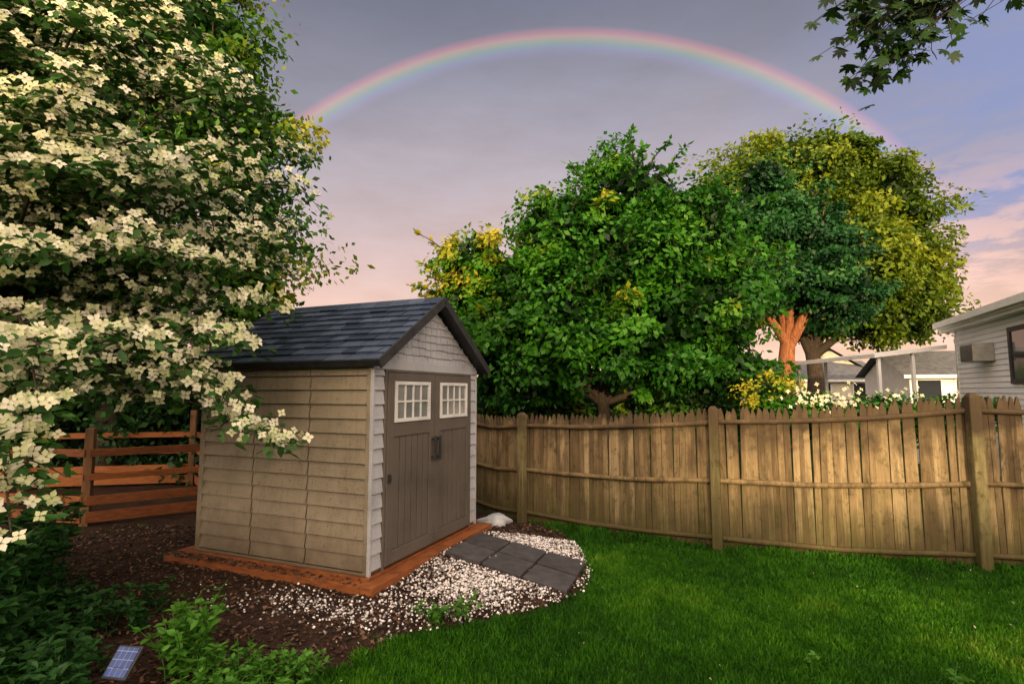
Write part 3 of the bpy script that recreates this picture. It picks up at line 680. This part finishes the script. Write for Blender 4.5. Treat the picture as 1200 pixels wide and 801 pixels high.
# ---- maple (stands outside the frame on the right, branch overhead)
def maple():
    half=[(0,1.0),(.10,.72),(.22,.70),(.30,.50),(.50,.80),(.62,.92),(.75,.74),(.92,.72),(1.05,.42),(1.35,.60),(1.5,.66),(1.62,.45),(2.1,.32),(2.7,.18)]
    full=half+[(-a,r) for a,r in reversed(half[1:])]
    V=[(0,0,0)]+[(math.sin(a)*r*.6,math.cos(a)*r*.6,-.12*r*r) for a,r in full]
    n=len(V)-1; F=[[0,i+1,(i+1)%n+1] for i in range(n)]
    T=(np.array(V),np.array(F)); G=[]
    base=np.array([6.4,1.8,0.])
    G.append(tube(bez(base,base+[0,0,2.5],base+[-.2,.2,6],9),np.linspace(.22,.14,9),10,0))
    blobs=[((2.52,3.6,4.60),(.14,.18,.12),50),((2.70,3.6,4.40),(.16,.18,.14),100),((2.74,3.6,4.13),(.10,.12,.11),50),((2.95,3.6,4.48),(.14,.18,.13),80),((3.2,3.6,4.64),(.16,.18,.09),50),((3.6,3.6,4.70),(.18,.18,.07),40),((4.0,3.7,4.74),(.2,.18,.08),45)]
    C=[]
    for c,r,nn in blobs:
        c=np.array(c)
        L=bez((6.2,2.0,5.0),(4.6,3.6,5.9),c,20); G.append(tube(L,np.linspace(.05,.006,20),6,0))
        for i in range(nn):
            q=c+rnd(1)[0]*np.array(r)
            if i%2==0: G.append(tube(bez(L[rng.integers(16,20)],(c+q)/2+[0,0,.04],q,4),.003,3,0))
            C.append(q)
    C=np.array(C); n=len(C)
    G.append(place(T,C,np.array([0,-.6,.6])+rnd(n)*.45,np.array([-.2,-.1,-.9])+rnd(n)*.6,.11+.07*rng.random(n),1,rng.random(n)))
    np_mesh('maple_tree',G,[BARK,leaf_mat('maple_leaf',[(0,(.008,.028,.005)),(1,(.025,.075,.010))],.2)])
maple()

# ---- foreground plants
def stems(name,spots,mat,h=.3,leafs=16,ls=.09,spread=.2):
    G=[]
    for (x,y,r,n) in spots:
        for i in range(n):
            a=rng.random()*6.28; rr=r*math.sqrt(rng.random()); p=np.array([x+rr*math.cos(a),y+rr*math.sin(a),float(.02)])
            hh=h*(.6+.6*rng.random()); top=p+np.array([rng.normal()*spread*.5,rng.normal()*spread*.5,hh])
            L=bez(p,p+[0,0,hh*.6],top,7); G.append(tube(L,np.linspace(.005,.002,7),4,0,.5))
            f=rng.random(leafs)**.7; idx=(f*6).astype(int); c=L[idx]
            ang=rng.random(leafs)*6.28
            A=np.stack([np.cos(ang),np.sin(ang),.25+.3*rng.random(leafs)],1)
            G.append(place(T_LEAF6,c,np.array([0,0,1.])+rnd(leafs)*.3-A*.2,A,ls*(.6+.7*rng.random(leafs)),1,np.clip(.35+.3*rng.random(leafs)+.2*f,0,1)))
    return np_mesh(name,G,[mat,mat])
L_WEED=leaf_mat('leaf_weed',[(0,(.02,.06,.01)),(.5,(.05,.17,.015)),(1,(.11,.30,.03))])
stems('leafy_plant',[(-1.98,3.5,.15,20),(-2.1,3.75,.10,9)],L_WEED,.38,24,.065)
stems('leafy_plant',[(-1.68,3.35,.22,36),(-1.35,3.35,.17,24)],L_WEED,.17,20,.045)
stems('weed_plant',[(-.55,4.22,.09,9),(-.38,4.3,.07,6)],L_WEED,.13,14,.05)
stems('weed_plant',[(2.6,3.3,.02,3),(1.9,3.6,.02,2)],L_WEED,.11,8,.05)
stems('groundcover',[(-3.3,3.7,.5,60),(-2.7,3.2,.35,50),(-3.9,4.3,.6,50),(-3.0,4.2,.35,25),(-3.1,3.0,.4,40)],L_DARK,.22,20,.07)
stems('dark_shrub',[(-3.9,4.2,.4,60),(-4.5,4.8,.5,50),(-3.3,3.3,.25,30)],L_DARK,.75,36,.09,.35)

# ---- solar light
sl_e=empty('solar_light',(-2.24,3.24,.02),math.radians(-8))
tl=Matrix.Translation((0,0,.18)) @ Matrix.Rotation(math.radians(48),4,'X')
s=M(); s.box((-.078,-.09,-.012),(.078,.09,.006),.5,tl); s.done('housing',DARK,sl_e,.006)
m,t,out=new_mat('solar_cell'); br_=t.nodes.new('ShaderNodeTexBrick'); t.links.new(objco(t,(1,1,1)),br_.inputs['Vector'])
br_.inputs['Color1'].default_value=(.02,.05,.20,1); br_.inputs['Color2'].default_value=(.03,.07,.26,1); br_.inputs['Mortar'].default_value=(.2,.26,.38,1); br_.inputs['Scale'].default_value=1
br_.offset=0; br_.inputs['Brick Width'].default_value=.035; br_.inputs['Row Height'].default_value=.03; br_.inputs['Mortar Size'].default_value=.0010
principled(t,out,br_.outputs[0],.25,spec=.4)
s=M(); s.box((-.066,-.077,.0062),(.066,.077,.010),.5,tl); s.done('panel',m,sl_e)
s=M(); s.box((-.012,-.012,-.02),(.012,.012,.17)); s.prism([(-.02,.11),(.02,.11),(.035,.165),(-.035,.165)],-.03,.03); s.done('stake',DARK,sl_e,.003)

# ------------------------------------------------------------------ neighbour house on the right
VIN=simple('vinyl_siding',[(.3,(.70,.74,.80)),(.7,(.82,.84,.88))],3,.5,.05,.002,tint=.3)
WTR=simple('white_paint',[(.3,(.70,.70,.70)),(.7,(.82,.82,.82))],3,.5,.05)
RGR=simple('grey_roof',[(.3,(.08,.085,.095)),(.7,(.17,.175,.19))],4,.8,.4,.01)
WIN,t,out=new_mat('dark_window'); principled(t,out,(.03,.035,.045),.08,spec=.8)
hs=empty('neighbour_house',(10.9,13.1,.15),math.atan2(-.92,-.39))
c=M(); c.box((.01,.01,-.15),(9.0,7.5,3.1)); c.done('wall_core',VIN,hs)
s=M(); s.lap((0.05,0,0),(9,0,0),(0,-1,0),.3,3.05,.115,.018,.006); s.lap((0,7.5,0),(0,.05,0),(-1,0,0),.3,3.05,.115,.018); s.done('siding',VIN,hs)
s=M(); s.box((-.02,-.028,.2),(.07,.07,3.057)); s.box((0.071,-.03,0),(9,.0,.28)); s.done('corner_board',WTR,hs)
s=M(); s.box((-.30,-.22,3.06),(9.3,.02,3.12)); s.box((-.30,-.26,3.123),(9.3,-.21,3.30)); s.box((-.32,-.36,3.17),(9.3,-.265,3.31)); s.done('eave_gutter',WTR,hs)
s=M(); s.add([(-.35,-.28,3.32),(9.4,-.28,3.32),(9.4,3.75,4.25),(-.35,3.75,4.25),(9.4,7.8,3.32),(-.35,7.8,3.32)],[(0,1,2,3),(3,2,4,5)]); s.done('roof',RGR,hs)
s=M(); s.add([(-.01,0,3.1),(-.01,7.5,3.1),(-.01,3.75,4.2)],[(0,1,2)]); s.add([(-.33,-.26,3.31),(-.33,-.26,3.12),(-.33,3.75,4.06),(-.33,3.75,4.24)],[(0,1,2,3)]); s.done('gable',VIN,hs)
f=M(); X0=2.85; f.box((X0,-.05,1.75),(X0+.1,-.019,2.85)); f.box((X0+1,-.05,1.75),(X0+1.1,-.019,2.85)); f.box((X0+.1,-.05,1.75),(X0+1,-.019,1.84)); f.box((X0+.1,-.05,2.76),(X0+1,-.019,2.85)); f.box((X0+.1,-.045,2.28),(X0+1,-.021,2.33)); f.done('window_frame',DARK,hs)
q=M(); q.box((X0+.1,-.03,1.84),(X0+1,-.02,2.76)); q.done('window',WIN,hs)
q=M(); q.box((1.45,-.38,2.24),(2.15,-.019,2.62)); q.done('air_conditioner',simple('ac_metal',[(.3,(.22,.22,.2)),(.7,(.36,.35,.32))],6,.5),hs,.01)
q=M()
for i in range(8): q.box((1.48,-.392,2.27+i*.042),(2.12,-.381,2.29+i*.042))
q.done('ac_grille',DARK,hs)
pc=empty('patio_cover',(9.95,13.2,0),0)
s=M(); s.add([(-1.0,0,2.58),(.8,0,2.80),(.8,4,2.80),(-1.0,4,2.58),(-1.0,0,2.68),(.8,0,2.90),(.8,4,2.90),(-1.0,4,2.68)],[(0,3,2,1),(4,5,6,7),(0,1,5,4),(1,2,6,5),(2,3,7,6),(3,0,4,7)]); s.done('roof',WTR,pc)
s=M()
for x,y in ((-.85,.1),(.0,.1),(-.85,3.8),(0,3.8)): s.box((x-.035,y-.035,0),(x+.035,y+.035,2.585+(x+1.0)*.122))
s.done('posts',WTR,pc)

def house(name,loc,rz,w,d,h,rh,wall,nwin=3):
    e=empty(name,loc,rz)
    c=M(); c.lap((0,0,0),(w,0,0),(0,-1,0),0,h,.2,.02); c.lap((0,d,0),(0,0,0),(-1,0,0),0,h,.2,.02); c.box((.01,.01,0),(w-.01,d-.01,h))
    c.add([(0,0,h),(0,d,h),(0,d/2,h+rh)],[(0,1,2)]); c.add([(w,0,h),(w,d,h),(w,d/2,h+rh)],[(0,1,2)]); c.done('walls',wall,e)
    r=M(); r.add([(-.4,-.4,h-.05),(w+.4,-.4,h-.05),(w+.4,d/2,h+rh+.1),(-.4,d/2,h+rh+.1),(w+.4,d+.4,h-.05),(-.4,d+.4,h-.05)],[(0,1,2,3),(3,2,4,5)]); r.done('roof',RGR,e)
    t_=M(); t_.box((-.42,-.46,h-.2),(w+.42,-.40,h-.04)); t_.done('fascia',WTR,e)
    q=M(); f=M()
    for i in range(nwin):
        x=w*(i+.5)/nwin-.5; q.box((x,-.05,1.1),(x+1,-.03,2.3)); f.box((x-.1,-.045,1.0),(x+1.1,-.025,2.4))
    f.done('window_frames',WTR,e); q.done('windows',WIN,e)
CRM=simple('cream_siding',[(.3,(.60,.55,.46)),(.7,(.75,.70,.60))],3,.6,.05)
house('ranch_house',(17.4,37,0),math.radians(-6),7.5,6,2.6,1.3,CRM)
house('ranch_house',(25.5,38,0),math.radians(62),7,5,2.9,1.9,CRM,2)
house('ranch_house',(19.6,26.5,0),math.radians(-12),5,5,2.6,1.2,WTR)
house('ranch_house',(44,55,0),math.radians(-25),12,8,2.8,2.4,CRM)
